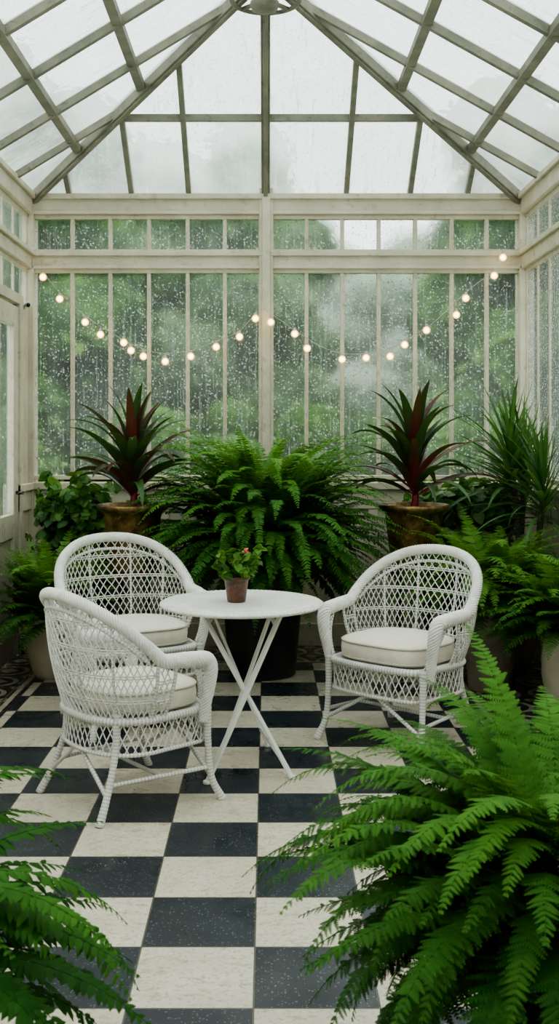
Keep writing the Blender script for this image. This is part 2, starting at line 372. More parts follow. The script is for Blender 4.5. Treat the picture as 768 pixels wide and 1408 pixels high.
# roof
roof=thing("ceiling","pitched hipped glass roof with weathered, shade-darkened timber glazing bars","roof",kind="structure")
A=np.array((AX,AY,ZA)); CL=np.array((XL,YB,ZE)); CR=np.array((XR,YB,ZE)); FL=np.array((XL,YF,ZE)); FR=np.array((XR,YF,ZE)); AF=np.array((AX,YF,ZA))
mb=MB(); mb.add([CL,CR,A],[(0,1,2)]); part(roof,"glass_pane",mb,G_RBACK,False)
mb=MB(); mb.add([CL,A,AF,FL],[(0,1,2,3)]); part(roof,"glass_pane",mb,G_RSIDE,False)
mb=MB(); mb.add([CR,FR,AF,A],[(0,1,2,3)]); part(roof,"glass_pane",mb,G_RSIDE,False)
dn=np.array((0,0,-.03))
for C in (CL,CR):
    mb=MB(); mb.beam(C+dn,A+dn,.065,.085); mb.beam(C+dn*2.2,A+dn*2.2,.035,.05); part(roof,"hip_rafter",mb,M_ROOF,False,bevel=.005)
mb=MB(); mb.beam(AF+dn,A+dn,.07,.12); part(roof,"ridge_beam",mb,M_ROOF,False)
def onback(X,t): return np.array((X,YB-1.4*t,ZE+1.05*t))
def hipt(X): return (X-XL)/(AX-XL) if X<AX else (XR-X)/(XR-AX)
for p in (97,182,260,365,475,562,640):
    X=(p-367)*7.6/FPX; t=hipt(X)*.985
    mb=MB(); w=.06 if p==365 else .036
    mb.beam(onback(X,0)+dn*.6,onback(X,t)+dn*.6,w,.055); 
    if p==365: mb.beam(onback(X,0)+dn*1.7,onback(X,t)+dn*1.7,.03,.04)
    part(roof,"rafter",mb,M_ROOF,False,bevel=.004)
t=.4; mb=MB(); mb.beam(onback(XL+(AX-XL)*t,t)+dn*.5,onback(XR-(XR-AX)*t,t)+dn*.5,.035,.045); part(roof,"purlin",mb,M_ROOF,False)
for XE in (XL,XR):
    for t in (.25,.53):
        X=XE+(AX-XE)*t; mb=MB(); mb.beam((X,YB-1.4*t,ZE+1.05*t-.02),(X,YF,ZE+1.05*t-.02),.055,.045); part(roof,"purlin",mb,M_ROOF,False)
    for y in (7.0,6.39,5.75,5.13,4.5,3.88,3.26,2.64,2.0,1.4,.78,.16,-.46,-1.1,-1.7):
        t=min(1,(YB-y)/1.4); mb=MB(); mb.beam((XE,y,ZE-.02),(XE+(AX-XE)*t,y,ZE+1.05*t-.02),.036,.05); part(roof,"rafter",mb,M_ROOF,False)
mb=MB(); th=np.linspace(0,2*pi,48,endpoint=False)
mb.tube(np.stack([AX+.2*np.cos(th),AY+.02+.2*np.sin(th),np.full(48,4.075)],1),.014,8,closed=True); 
for k in range(4):
    a=pi/4+k*pi/2; mb.beam((AX,AY+.02,4.075),(AX+.2*cos(a),AY+.02+.2*sin(a),4.075),.02,.02)
part(roof,"tie_ring",mb,M_ROOF)
mb=MB(); mb.lathe([(.0,3.99),(.05,3.995),(.075,4.01),(.085,4.03),(.085,4.05),(.06,4.07),(.03,4.09),(.025,4.25)],(AX-.005,AY,0),32); part(roof,"ceiling_boss",mb,M_ROOF)

# ---------------------------------------------------------------- wicker chair
LA=pi*.3; LARM=.255; LTOT=LA+2*LARM
def plan(s,top):
    hw,fy,by=(.340,-.205,.305) if top else (.275,-.225,.225)
    cy=.02; l=s*LTOT/2
    if abs(l)<=LA/2:
        ph=l/.3; sx=math.copysign(abs(sin(ph))**.88,sin(ph)); return np.array((hw*sx,cy+(by-cy)*cos(ph)**.9))
    f=(abs(l)-LA/2)/LARM
    return np.array((math.copysign(hw-(.02*f),l),cy+(fy-cy)*f))
def rimh(s):
    l=abs(s)*LTOT/2
    if l<LA/2: return .63+.255*(max(0,cos(l/.3)))**.82
    f=(l-LA/2)/LARM; return .63-.018*f
def shell(s,z,z0=.385):
    v=(z-z0)/(rimh(s)-z0); v=max(-1,min(1.05,v))
    p=plan(s,False)*(1-v)+plan(s,True)*v
    bow=.02*sin(pi*max(0,min(1,v)))
    n=np.linalg.norm(p)+1e-9
    return np.array((p[0]*(1+bow/n),p[1]*(1+bow/n),z))
def build_chair(label,loc,rz):
    ch=thing("wicker_armchair",label,"chair",loc,rz,"white wicker armchairs around the bistro table")
    ss=np.linspace(-.60,.60,80); rim=[shell(s,rimh(s)) for s in ss]
    mb=MB(); rope(mb,rim,.026,8,.10)
    hoop=[shell(s,rimh(s)-.06) for s in np.linspace(-.58,.58,60)]; wick(mb,hoop,.008,6)
    L=LTOT/2
    def lattice(mb,s0,s1,zlo,top_off,cell=.030,slope=.52,r=.0030):
        l0,l1=s0*L,s1*L
        hmax=.56*slope
        for sg in (1,-1):
            x=l0-hmax if sg>0 else l0
            end=l1 if sg>0 else l1+hmax
            while x<end+1e-6:
                run=[]
                for z in np.arange(zlo,.93,.016):
                    l=x+sg*(z-zlo)*slope
                    if l<l0 or l>l1: 
                        if len(run)>2: mb.tube(run,r,4,caps=False,var=.8)
                        run=[]; continue
                    s=l/L
                    if z>rimh(s)-top_off: break
                    p=shell(s,z); n=np.array((p[0],p[1],0)); n/=np.linalg.norm(n)+1e-9
                    run.append(p+n*.003*sg)
                if len(run)>2: mb.tube(run,r,4,caps=False,var=.8)
                x+=cell
    lattice(mb,-.64,.64,.385,.01)
    for zz in (.47,.575,.68,.785):
        run=[]
        for s in np.linspace(-.64,.64,70):
            if zz<rimh(s)-.02: run.append(shell(s,zz))
        for dz in (-.005,.005): mb.tube([p+np.array((0,0,dz)) for p in run],.0033,4,caps=False,var=.8)
    for s in (-.36,-.12,.12,.36): wick(mb,[shell(s,z) for z in np.linspace(.385,rimh(s),14)],.006,6)
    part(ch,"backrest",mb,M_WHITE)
    for sg in (-1,1):
        mb=MB()
        pts=[shell(sg*s,rimh(s)) for s in np.linspace(.58,.97,14)]
        e=pts[-1]
        pts+= [e+np.array((sg*.0,-.030,-.012)),e+np.array((-sg*.002,-.044,-.05)),e+np.array((-sg*.010,-.044,-.11)),e+np.array((-sg*.024,-.036,-.19)),e+np.array((-sg*.040,-.03,-.27))]
        P=smoothpath(pts,120); rope(mb,P,[.026,.031,.034,.034,.030,.025,.021],9,.12)
        a,b=sorted((sg*.64,sg*.72)); lattice(mb,a,b,.385,.01)
        wick(mb,[shell(sg*.63,z) for z in np.linspace(.385,rimh(.63),14)],.008,6)
        wick(mb,[shell(sg*(.725+.05*((z-.385)/.25)**2),z) for z in np.linspace(.385,rimh(.8)-.01,14)],.008,6)
        for zz in (.46,.545):
            for dz in (-.006,.006): mb.tube([shell(sg*s,zz+dz) for s in np.linspace(.63,.73,8)],.0037,4,caps=False,var=.8)
        for k in range(9):
            z=.40+.022*k; w_=.10*((k+1)/9)**1.2+.012
            mb.tube([shell(sg*s,z+.01*j) for j,s in enumerate(np.linspace(1.0,1.0-w_,5))],.0036,4,caps=False,var=.8)
            mb.tube([shell(sg*s,z+.04-.01*j) for j,s in enumerate(np.linspace(1.0,1.0-w_,5))],.0036,4,caps=False,var=.8)
        wick(mb,[shell(sg*(.985-.11*((z-.40)/.22)**1.2),z) for z in np.linspace(.40,.61,10)],.006,6)
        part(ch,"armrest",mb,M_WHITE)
    mb=MB(); pl=[np.array((*plan(s,False),.385)) for s in np.linspace(-1,1,60)]
    fr=smoothpath([pl[-1],(.2,-.27,.385),(0,-.29,.385),(-.2,-.27,.385),pl[0]],24)
    loop=np.array(pl+list(fr[1:-1])); wick(mb,np.vstack([loop,loop[:1]]),.016,8,closed=True)
    n=len(loop)
    for z in (.392,.372):
        V=[(0,-.02,z)]+[(p[0],p[1],z) for p in loop]; F=[(0,1+i,1+(i+1)%n) for i in range(n)]
        mb.add(V,F,.6)
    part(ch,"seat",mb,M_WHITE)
    mb=MB(); Lp=resample(np.vstack([loop,loop[:1]]),.0085); m=len(Lp)
    for sg in (1,-1):
        for k in range(0,m,4):
            run=[]
            for j,z in enumerate(np.linspace(.375,.255,8)):
                i=(k+sg*j)%m; run.append((Lp[i][0],Lp[i][1],z))
            mb.tube(run,.0032,4,caps=False,var=.8)
    low=loop.copy(); low[:,2]=.252; wick(mb,np.vstack([low,low[:1]]),.009,6,closed=True)
    part(ch,"seat_apron",mb,M_WHITE)
    feet={}
    for sx in (-1,1):
        for fy in (-1,1):
            mb=MB()
            if fy<0: pts=[(sx*.272,-.245,.40),(sx*.270,-.25,.25),(sx*.275,-.265,.10),(sx*.295,-.31,.0)]
            else: pts=[(sx*.215,.155,.42),(sx*.215,.16,.27),(sx*.235,.205,.12),(sx*.262,.26,.0)]
            P=smoothpath(pts,40); wick(mb,P,[.019,.016,.014,.015,.018],8,amp=.06,pitch=.014); feet[(sx,fy)]=P
            part(ch,"leg",mb,M_WHITE)
    def at(P,z): i=int(np.argmin(abs(P[:,2]-z))); return P[i]
    zs=.14
    def strut(p):
        mb=MB(); wick(mb,p,.0095,6,amp=.06); part(ch,"stretcher",mb,M_WHITE)
    for sx in (-1,1): strut(smoothpath([at(feet[(sx,-1)],zs),at(feet[(sx,1)],zs)],10))
    a=(at(feet[(-1,-1)],zs)+at(feet[(-1,1)],zs))/2; b=(at(feet[(1,-1)],zs)+at(feet[(1,1)],zs))/2
    strut(smoothpath([a,b],10))
    for fy in (-1,1):
        p,q=at(feet[(-1,fy)],.10),at(feet[(1,fy)],.10)
        strut(smoothpath([p,p*.72+q*.28+np.array((0,0,.09)),(p+q)/2+np.array((0,0,.15)),p*.28+q*.72+np.array((0,0,.09)),q],30))
    return ch
CH=[("white wicker armchair with loop arms beside the fern planters",(-.73,5.60,0),radians(28),1.06),
    ("white wicker armchair seen from behind with cream cushion",(-.60,4.40,0),radians(128),.98),
    ("white wicker armchair angled towards the small round table",(.685,5.26,0),radians(-42),1.03)]
c0=build_chair(*CH[0][:3]); c0.scale=(CH[0][3],)*3
for l,p,r,s_ in CH[1:]: clone(c0,p,r,l,s_)
def build_cushion(loc,rz):
    cu=thing("seat_cushion","cream canvas seat cushion with piped edges on wicker chair","cushion",loc,rz,"cushions on the wicker armchairs")
    th=np.linspace(0,2*pi,64,endpoint=False)
    def outl(sc):
        o=[]
        for t in th:
            ex=2/3.4 if sin(t)<0 else 2/2.4
            x=.248*math.copysign(abs(cos(t))**ex,cos(t)); y=(.248 if sin(t)<0 else .215)*math.copysign(abs(sin(t))**ex,sin(t))
            o.append((x*sc,y*sc-.03*sc))
        return np.array(o)
    mb=MB(); rings=[]
    for sc,z in ((.0,.398),(.9,.398),(.97,.402),(1.0,.42),(1.012,.445),(1.0,.472),(.97,.488),(.85,.498),(.5,.508),(.01,.511)):
        o=outl(sc); rings.append(np.c_[o,np.full(64,z)])
    V=np.vstack(rings); F=[]
    for i in range(len(rings)-1):
        for k in range(64): F.append((i*64+k,i*64+(k+1)%64,(i+1)*64+(k+1)%64,(i+1)*64+k))
    mb.add(V,F); part(cu,"cushion_body",mb,M_CUSH)
    for z in (.412,.482):
        mb=MB(); o=outl(.995); mb.tube(np.c_[o,np.full(64,z)],.0055,6,closed=True); part(cu,"piping",mb,M_PIPE)
    return cu
q0=build_cushion(CH[0][1],CH[0][2]); q0.scale=(CH[0][3],)*3
for l,p,r,s_ in CH[1:]: clone(q0,p,r,None,s_)

# ---------------------------------------------------------------- table
TX,TY,TZ=-.118,4.9,.735
tb=thing("bistro_table","white round folding metal bistro table with crossed legs","table",(TX,TY,0))
mb=MB(); mb.lathe([(.0,.722),(.34,.722),(.365,.714),(.373,.716),(.376,.724),(.374,.731),(.370,.734),(.366,.7345),(.362,.7325),(.342,.7325),(.338,.735),(.30,.7342),(.0,.735)],seg=80,cap=False)
for k in range(96):
    a=2*pi*k/96
    mb.lathe([(.0,.731),(.0075,.731),(.007,.735),(.004,.7372),(0,.7378)],(.352*cos(a),.352*sin(a),0),8,cap=False)
    mb.lathe([(.0,.720),(.005,.722),(.0055,.7255),(.004,.729),(0,.730)],(.3755*cos(a+.03),.3755*sin(a+.03),0),6,cap=False)
part(tb,"tabletop",mb,M_TABLE)
def L_(x,y,d): return np.array(((x-367)*d/FPX-TX,d-TY,0.0))
fa=L_(402,1073,4.62); fb=L_(284,1080,4.55); fc=L_(303,1037,4.98); fd=L_(368,1027,5.10)
tops=[np.array((-.19,-.09,.717)),np.array((-.17,.17,.717)),np.array((.19,-.12,.717)),np.array((.16,.17,.717))]
for foot,tp in ((fa,tops[0]),(fd,tops[1]),(fb,tops[2]),(fc,tops[3])):
    mb=MB(); mb.beam(foot,tp,.028,.014); mb.lathe([(0,0),(.016,0),(.018,.006),(.015,.016),(0,.016)],tuple(foot),12,cap=False); part(tb,"leg",mb,M_TABLE,False,bevel=.003)
def lerp(a,b,t): return a+(b-a)*t
def bar(a,b,w,h):
    mb=MB(); mb.beam(a,b,w,h); part(tb,"crossbar",mb,M_TABLE,False)
for (f1,t1),(f2,t2) in (((fa,tops[0]),(fd,tops[1])),((fb,tops[2]),(fc,tops[3]))):
    for t in (.12,.9): bar(lerp(f1,t1,t),lerp(f2,t2,t),.012,.02)
bar(tops[0],tops[2],.02,.014); bar(tops[1],tops[3],.02,.014)

# ---------------------------------------------------------------- plants
def tmpl_simple():
    V=[(0,0,0),(.35,0,.03),(.7,0,.02),(1,0,-.08),(.14,.5,-.02),(.6,.42,-.03),(.14,-.5,-.02),(.6,-.42,-.03)]
    F=[(0,1,4),(1,2,5,4),(2,3,5),(0,6,1),(1,6,7,2),(2,7,3)]
    return np.array(V),F
def tmpl_lobed(K=8,e=.78):
    V=[(k/K,0,.03-.1*(k/K)**2) for k in range(K+1)]; F=[]
    for s in (1,-1):
        for k in range(K):
            x=k/K; w=.5*(1-x**1.6)**.8*(.75+.25*min(1,x*4+.3)); z=.0-.1*x*x
            i=len(V); V+= [(x+.62/K,s*w,z-.02),(x+1.15/K,s*w*e,z-.01)]
            F.append((k,k+1,i+1,i) if s>0 else (k,i,i+1,k+1))
    return np.array(V),F
TS=tmpl_simple(); TL=tmpl_lobed(7); TL9=tmpl_lobed(8,.88)
def frond(mb,base,az,e0,L,droop,npin,plen,pw,T,var,shape='boston',curl=0,sweep=.3,rr=.0018,p=1.15):
    n=26; s=np.linspace(0,1,n); ang=e0-droop*s**p; az_=az+curl*s
    D=np.stack([np.cos(ang)*np.cos(az_),np.cos(ang)*np.sin(az_),np.sin(ang)],1)
    P=np.array(base)+np.vstack([np.zeros(3),np.cumsum(D[:-1],0)])*L/(n-1)
    mb.tube(P,np.linspace(rr,rr*.35,n),4,caps=False,var=min(1,var+.25))
    s0=.10 if shape=='boston' else .2
    sp=np.linspace(s0,.99,npin)+rng.normal(0,.1/npin,npin); 
    O=np.stack([np.interp(sp,s,P[:,k]) for k in range(3)],1); Tn=np.stack([np.interp(sp,s,D[:,k]) for k in range(3)],1)
    Tn/=np.linalg.norm(Tn,axis=1)[:,None]; aa=np.interp(sp,s,az_)
    S=np.stack([np.sin(aa),-np.cos(aa),np.zeros(npin)],1); Nn=np.cross(S,Tn)
    q=(sp-s0)/(1-s0)
    if shape=='boston': pr=np.clip(q/.12+.45,0,1)*(1-q**2.2)**.75+.06
    else: pr=np.clip(q/.22+.4,0,1)*(1-q)**.72+.04
    tv,tf=T; k=len(tv)
    for sd in (1,-1):
        sw=sweep+rng.normal(0,.09,npin)+.35*q; dz=-.12+rng.normal(0,.12,npin)
        d=sd*S*np.cos(sw)[:,None]+Tn*np.sin(sw)[:,None]+Nn*dz[:,None]; d/=np.linalg.norm(d,axis=1)[:,None]
        w=np.cross(Nn,d); w/=np.linalg.norm(w,axis=1)[:,None]; nn=np.cross(d,w)
        ln=plen*pr*rng.uniform(.88,1.1,npin); wd=pw*np.clip(pr*1.3,.3,1)
        V=O[:,None,:]+tv[None,:,0,None]*ln[:,None,None]*d[:,None,:]+tv[None,:,1,None]*wd[:,None,None]*w[:,None,:]+tv[None,:,2,None]*ln[:,None,None]*nn[:,None,:]
        F=[]
        for b in range(npin): F.extend([tuple(i+b*k for i in f) for f in tf])
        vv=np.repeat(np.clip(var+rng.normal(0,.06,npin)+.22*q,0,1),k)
        mb.add(V.reshape(-1,3),F,vv)
def clampw(mb,loc,x0=XL+.10,x1=XR-.10,y1=YB-.1,z0=.012):
    for V in mb.V:
        X=V[:,0]+loc[0]; Y=V[:,1]+loc[1]; Z=V[:,2]+loc[2]
        def soft(a,lim,sg):
            over=(a-lim)*sg+.12; m=over>0
            a[m]=lim-sg*.12+sg*.12*(1-np.exp(-over[m]/.12)); return a
        X=soft(X,x1,1); X=soft(X,x0,-1); Y=soft(Y,y1,1); Z=np.maximum(Z,z0)
        V[:,0]=X-loc[0]; V[:,1]=Y-loc[1]; V[:,2]=Z-loc[2]
def pot_profile(r,h,kind):
    if kind=='taper': return [(0,0),(r*.66,0),(r*.70,.01),(r*.9,h*.86),(r*.92,h*.87),(r*1.0,h*.875),(r*1.03,h*.9),(r*1.03,h*.98),(r*1.0,h),(r*.9,h),(r*.86,h*.93),(0,h*.92)]
    if kind=='round': return [(0,0),(r*.6,0),(r*.75,h*.08),(r*.98,h*.4),(r*1.0,h*.62),(r*.93,h*.86),(r*.95,h*.92),(r*1.0,h*.97),(r*.97,h),(r*.86,h),(r*.82,h*.93),(0,h*.92)]
    if kind=='bell': return [(0,0),(r*.66,0),(r*.68,.015),(r*.66,.03),(r*.74,h*.4),(r*.84,h*.82),(r*.88,h*.88),(r*1.02,h*.92),(r*1.06,h*.95),(r*1.05,h*.985),(r*1.02,h),(r*.92,h),(r*.86,h*.93),(0,h*.92)]
def potted(name,label,cat,loc,r,h,kind,potmat,potlabel=None,z=0,group=None):
    e=thing(name,label,cat,(loc[0],loc[1],z),0,group)
    mb=MB(); mb.lathe(pot_profile(r,h,kind),seg=40,cap=False); part(e,"pot",mb,potmat,label=potlabel)
    mb=MB(); mb.lathe([(0,h*.90),(r*.84,h*.90),(r*.80,h*.945),(r*.4,h*.965),(0,h*.97)],seg=24,cap=False); part(e,"soil",mb,M_SOIL)
    return e
def fern(e,h,sets,T=TS,shape='boston',mat=None,r0=.05,sweep=.3,p=1.15,cl=True,**k):
    mb=MB(); loc=e.location
    for (nf,L,plen,pw,npin,elo,ehi,droop,var) in sets:
        for i in range(nf):
            az=i*2.39996+rng.normal(0,.2)
            f=(i+.5)/nf
            e0=radians(elo+(ehi-elo)*f**.8+rng.normal(0,5)); l=L*rng.uniform(.78,1.08)*(.82+.18*f)
            dr=rng.uniform(*droop)*(.75+.35*f)
            rb=r0*rng.uniform(.2,1)
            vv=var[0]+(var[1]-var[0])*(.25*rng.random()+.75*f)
            frond(mb,(rb*cos(az),rb*sin(az),h-.02),az,e0,l,dr,int(npin*l/L),plen*rng.uniform(.85,1.1),pw,T,vv,shape,rng.normal(0,.25),sweep=sweep,p=p)
    if cl: clampw(mb,loc,**k)
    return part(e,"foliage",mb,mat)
def stand(loc,r,h,label):
    e=thing("plant_stand",label,"plant stand",(loc[0],loc[1],0))
    mb=MB(); mb.lathe([(0,h-.025),(r,h-.025),(r,h),(0,h)],seg=32,cap=False); part(e,"stand_top",mb,M_WOOD,False)
    for k in range(4):
        a=pi/4+k*pi/2; mb=MB(); mb.beam((r*.75*cos(a),r*.75*sin(a),0),(r*.7*cos(a),r*.7*sin(a),h-.02),.025,.025,up=(0,1,0)); part(e,"leg",mb,M_WOOD,False)
# centre fern
e=potted("potted_fern","very large lush green fern arching out of a black pot","potted plant",(-.03,6.66),.30,.80,'taper',M_BLACKPOT,"black glazed pot")
fern(e,.80,[(310,1.08,.068,.019,54,10,92,(1.2,2.3),(.15,.9)),(150,.82,.066,.019,42,-20,35,(.9,1.5),(.10,.65))],mat=M_FERNB,r0=.17,p=1.5)
def strap(mb,base,az,e0,L,w,droop,v0=0.,v1=.8,fold=.25,p=1.3,tw=0,k_=2.3):
    n=14; s=np.linspace(0,1,n); ang=e0-droop*s**p
    D=np.stack([np.cos(ang)*cos(az),np.cos(ang)*sin(az),np.sin(ang)],1)
    P=np.array(base)+np.vstack([np.zeros(3),np.cumsum(D[:-1],0)])*L/(n-1)
    S=np.array((sin(az),-cos(az),0)); Nn=np.cross(np.tile(S,(n,1)),D)
    wd=w*np.clip(s*2.2+.3,0,1)*(1-s**2.4)**.9+.0008
    Sx=S*cos(tw)+Nn*sin(tw)
    V=np.stack([P-Sx*wd[:,None]/2+Nn*wd[:,None]*fold,P,P+Sx*wd[:,None]/2+Nn*wd[:,None]*fold],1).reshape(-1,3)
    F=[]
    for i in range(n-1):
        for k in (0,1): F.append((i*3+k,i*3+k+1,i*3+k+4,i*3+k+3))
    mb.add(V,F,np.repeat(v0+(v1-v0)*np.clip(s*k_,0,1),3))
def cordyline(loc,z,label):
    stand(loc,.17,z,"dark wooden plant stand under the brass pot")
    e=potted("potted_cordyline",label,"potted plant",loc,.21,.42,'bell',M_GOLD,"aged brass pot",z=z)
    mb=MB(); P=smoothpath([(0,0,.38),(.01,0,.48),(0,.01,.70)],16); mb.tube(P,np.linspace(.026,.016,len(P)),8,var=0); part(e,"stem",mb,M_CORD)
    mb=MB(); n=46
    for i in range(n):
        f=i/n; az=i*2.39996+rng.normal(0,.15); zz=.46+.24*f
        e0=radians(32+54*f**1.0+rng.normal(0,8)); l=rng.uniform(.42,.62)
        strap(mb,(.014*cos(az),.014*sin(az),zz),az,e0,l,rng.uniform(.062,.088),rng.uniform(.9,2.1)*(1.15-.6*f),v0=.03,v1=(rng.uniform(.25,.45) if i%3==0 else rng.uniform(.55,1)),tw=rng.normal(0,.25),fold=.18,p=1.6)
    clampw(mb,e.location); part(e,"foliage",mb,M_CORD)
cordyline((-.835,6.55),.66,"burgundy and dark green cordyline with arching leaves in brass pot")
cordyline((.91,6.55),.66,"burgundy and dark green cordyline with arching leaves in brass pot")
def tmpl_heart():
    V=[(0,0,0),(-.12,.25,0),(.05,.48,.02),(.4,.5,.03),(.75,.3,0),(1.05,0,-.08),(.75,-.3,0),(.4,-.5,.03),(.05,-.48,.02),(-.12,-.25,0),(.45,0,-.03)]
    F=[(10,i,i+1) for i in range(0,9)]+[(10,9,0)]
    return np.array(V),F
TH=tmpl_heart()
def scatter(mb,C,R,n,size,T=TH,up=.6,vr=(.1,.9),shell_=.6):
    tv,tf=T; k=len(tv)
    d=rng.normal(size=(n,3)); d/=np.linalg.norm(d,axis=1)[:,None]
    rad=rng.uniform(shell_,1,n)**.6; O=np.array(C)+d*np.array(R)*rad[:,None]
    nn=d*1.0+np.array((0,0,up))+rng.normal(0,.35,(n,3)); nn/=np.linalg.norm(nn,axis=1)[:,None]
    t=np.cross(nn,rng.normal(size=(n,3)))+np.array((0,0,-.3)); t-=nn*np.sum(t*nn,1)[:,None]; t/=np.linalg.norm(t,axis=1)[:,None]
    w=np.cross(nn,t); sz=size*rng.uniform(.6,1.25,n)
    V=O[:,None,:]+sz[:,None,None]*(tv[None,:,0,None]*t[:,None,:]+tv[None,:,1,None]*w[:,None,:]+tv[None,:,2,None]*nn[:,None,:])
    F=[]
    for b in range(n): F.extend([tuple(i+b*k for i in f) for f in tf])
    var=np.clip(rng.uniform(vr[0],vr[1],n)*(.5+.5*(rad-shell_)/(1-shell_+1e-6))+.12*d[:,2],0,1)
    mb.add(V.reshape(-1,3),F,np.repeat(var,k))
def bush(name,label,loc,r,h,potk,potm,blobs,size,mat,z=0,vr=(.15,1)):
    e=potted(name,label,"potted plant",loc,r,h,potk,potm,z=z)
    mb=MB()
    for i in range(14):
        a=rng.uniform(0,2*pi); C,R,n=blobs[i%len(blobs)]
        q=np.array(C)+rng.normal(0,.35,3)*np.array(R)
        mb.tube(smoothpath([(.03*cos(a),.03*sin(a),h*.92),(q[0]*.4,q[1]*.4,(h+q[2])/2+.1),q],12),.004,5,var=.1)
    part(e,"stem",mb,mat)
    mb=MB()
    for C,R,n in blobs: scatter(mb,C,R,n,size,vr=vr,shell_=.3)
    for k in range(34):
        C,R,n=blobs[k%len(blobs)]; a=rng.uniform(0,2*pi)
        p0=np.array(C)+np.array((R[0]*cos(a),R[1]*sin(a),R[2]*rng.uniform(-.3,.9)))*.8
        p1=p0+np.array((cos(a)*.15,sin(a)*.10,rng.uniform(-.05,.20)))
        for t in np.linspace(.3,1,6): scatter(mb,p0+(p1-p0)*t,(.02,.02,.02),2,size*.8,vr=(.4,1))
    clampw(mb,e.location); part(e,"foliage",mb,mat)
    return e
bush("potted_ivy","dense broad-leaved climbing ivy plant beside the door",(-1.28,7.12),.17,.6,'taper',M_GREYPOT,
     [((-.02,0,.80),(.27,.24,.28),400),((.06,-.12,1.04),(.20,.16,.15),200),((-.12,-.05,1.00),(.16,.16,.16),150),((.16,-.1,.86),(.17,.16,.18),160),((0,-.1,.5),(.28,.2,.3),320)],.072,M_IVY)
e=potted("potted_fern","leafy green fern spilling over a round cream pot","potted plant",(-1.34,6.58),.155,.38,'round',M_CREAMPOT,"round cream pot")
fern(e,.38,[(150,.76,.085,.030,32,10,92,(1.0,1.9),(.18,.95))],mat=M_FERN,r0=.09,T=TL,shape='lady')
bush("potted_pothos","broad-leaved green plant in grey planter under the windows",(1.38,7.18),.17,.6,'taper',M_GREYPOT,
     [((0,0,.80),(.32,.22,.32),460),((.08,-.05,1.04),(.28,.2,.18),300),((-.14,-.05,1.0),(.2,.18,.18),220),((0,-.1,.5),(.36,.2,.3),300)],.076,M_IVY)
e=potted("potted_fern","green fern with drooping fronds on the tiled border","potted plant",(1.32,6.26),.18,.56,'taper',M_GREYPOT,"grey stone pot")
fern(e,.56,[(170,.72,.09,.028,34,5,84,(1.1,2.1),(.2,1))],mat=M_FERN,r0=.12,T=TL,shape='lady')
e=potted("potted_fern","green fern in a cream pot beside the window wall","potted plant",(1.64,5.78),.135,.44,'round',M_CREAMPOT,"cream pot")
fern(e,.44,[(120,.64,.085,.028,32,14,90,(1.0,1.9),(.25,1))],mat=M_FERNB,r0=.08,T=TL,shape='lady')
e=potted("potted_yucca","spiky green yucca with narrow leaves in a grey stone pot","potted plant",(1.58,6.74),.14,.50,'round',M_GREYPOT,"grey stone pot")
trunks=[((0,0,.46),(.03,.02,.9),(-.02,.03,1.34)),((.03,0,.46),(.08,-.2,.75),(.12,-.26,1.16)),((0,0,.46),(.06,.1,.8),(.10,.14,1.22))]
mb=MB()
for t in trunks: mb.tube(smoothpath(t,16),.02,8)
part(e,"stem",mb,M_BARK)
mb=MB()
for ti,t in enumerate(trunks):
    c=np.array(t[-1])
    for i in range(80):
        f=i/80; az=i*2.39996
        strap(mb,c+np.array((0,0,-.20+.26*f)),az,radians(0+86*f+rng.normal(0,8)),rng.uniform(.38,.62),rng.uniform(.026,.040),rng.uniform(.2,1.2)*(1.1-.6*f),v0=.1,v1=rng.uniform(.4,1),fold=.15,tw=rng.normal(0,.2))
clampw(mb,e.location,x1=XR-.1); part(e,"foliage",mb,M_YUC)
# foreground ferns
e=potted("potted_fern","big green fern with feathery arching fronds in terracotta pot","potted plant",(.60,2.14),.19,.54,'taper',M_TERRA,"terracotta pot")
fern(e,.54,[(210,.66,.074,.027,44,8,88,(1.3,2.4),(.10,.9)),(70,.50,.070,.026,36,-30,20,(.6,1.2),(.05,.45))],mat=M_FERNF,r0=.15,T=TL9,shape='lady',sweep=.28,p=1.3)
stand((-.84,1.85),.18,.28,"dark wooden plant stand under the fern")
e=potted("potted_fern","dark green fern with long arching fronds in terracotta pot","potted plant",(-.84,1.85),.17,.28,'taper',M_TERRA,"terracotta pot",z=.28)
fern(e,.28,[(85,.74,.058,.019,50,5,66,(1.1,2.1),(.10,.75))],mat=M_FERND,r0=.1,T=TS,shape='boston',sweep=.18)

# table pot plant
e=potted("potted_geranium","small coral-flowered geranium in a brown clay pot on table","potted plant",((325-367)*4.9/FPX,4.88),.062,.118,'taper',M_BROWN,z=.7352)
mb=MB(); tips=[]
for i in range(22):
    a=i*2.4; k=rng.uniform(.3,1.3); q=(.085*cos(a)*k,.085*sin(a)*k,rng.uniform(.13,.235)); tips.append(q); mb.tube([(0,0,.105),(q[0]*.4,q[1]*.4,q[2]*.8),q],.0015,4)
for q in tips: scatter(mb,q,(.022,.022,.016),8,.034,up=.9,vr=(.2,1),shell_=.3)
part(e,"foliage",mb,M_HERB)
mb=MB(); mb.lathe([(0,-.009),(.006,-.006),(.009,0),(.006,.006),(0,.009)],(.045,-.045,.243),8,cap=False); scatter(mb,(.045,-.045,.243),(.010,.010,.009),22,.012,up=.1); part(e,"flower",mb,M_PINK)

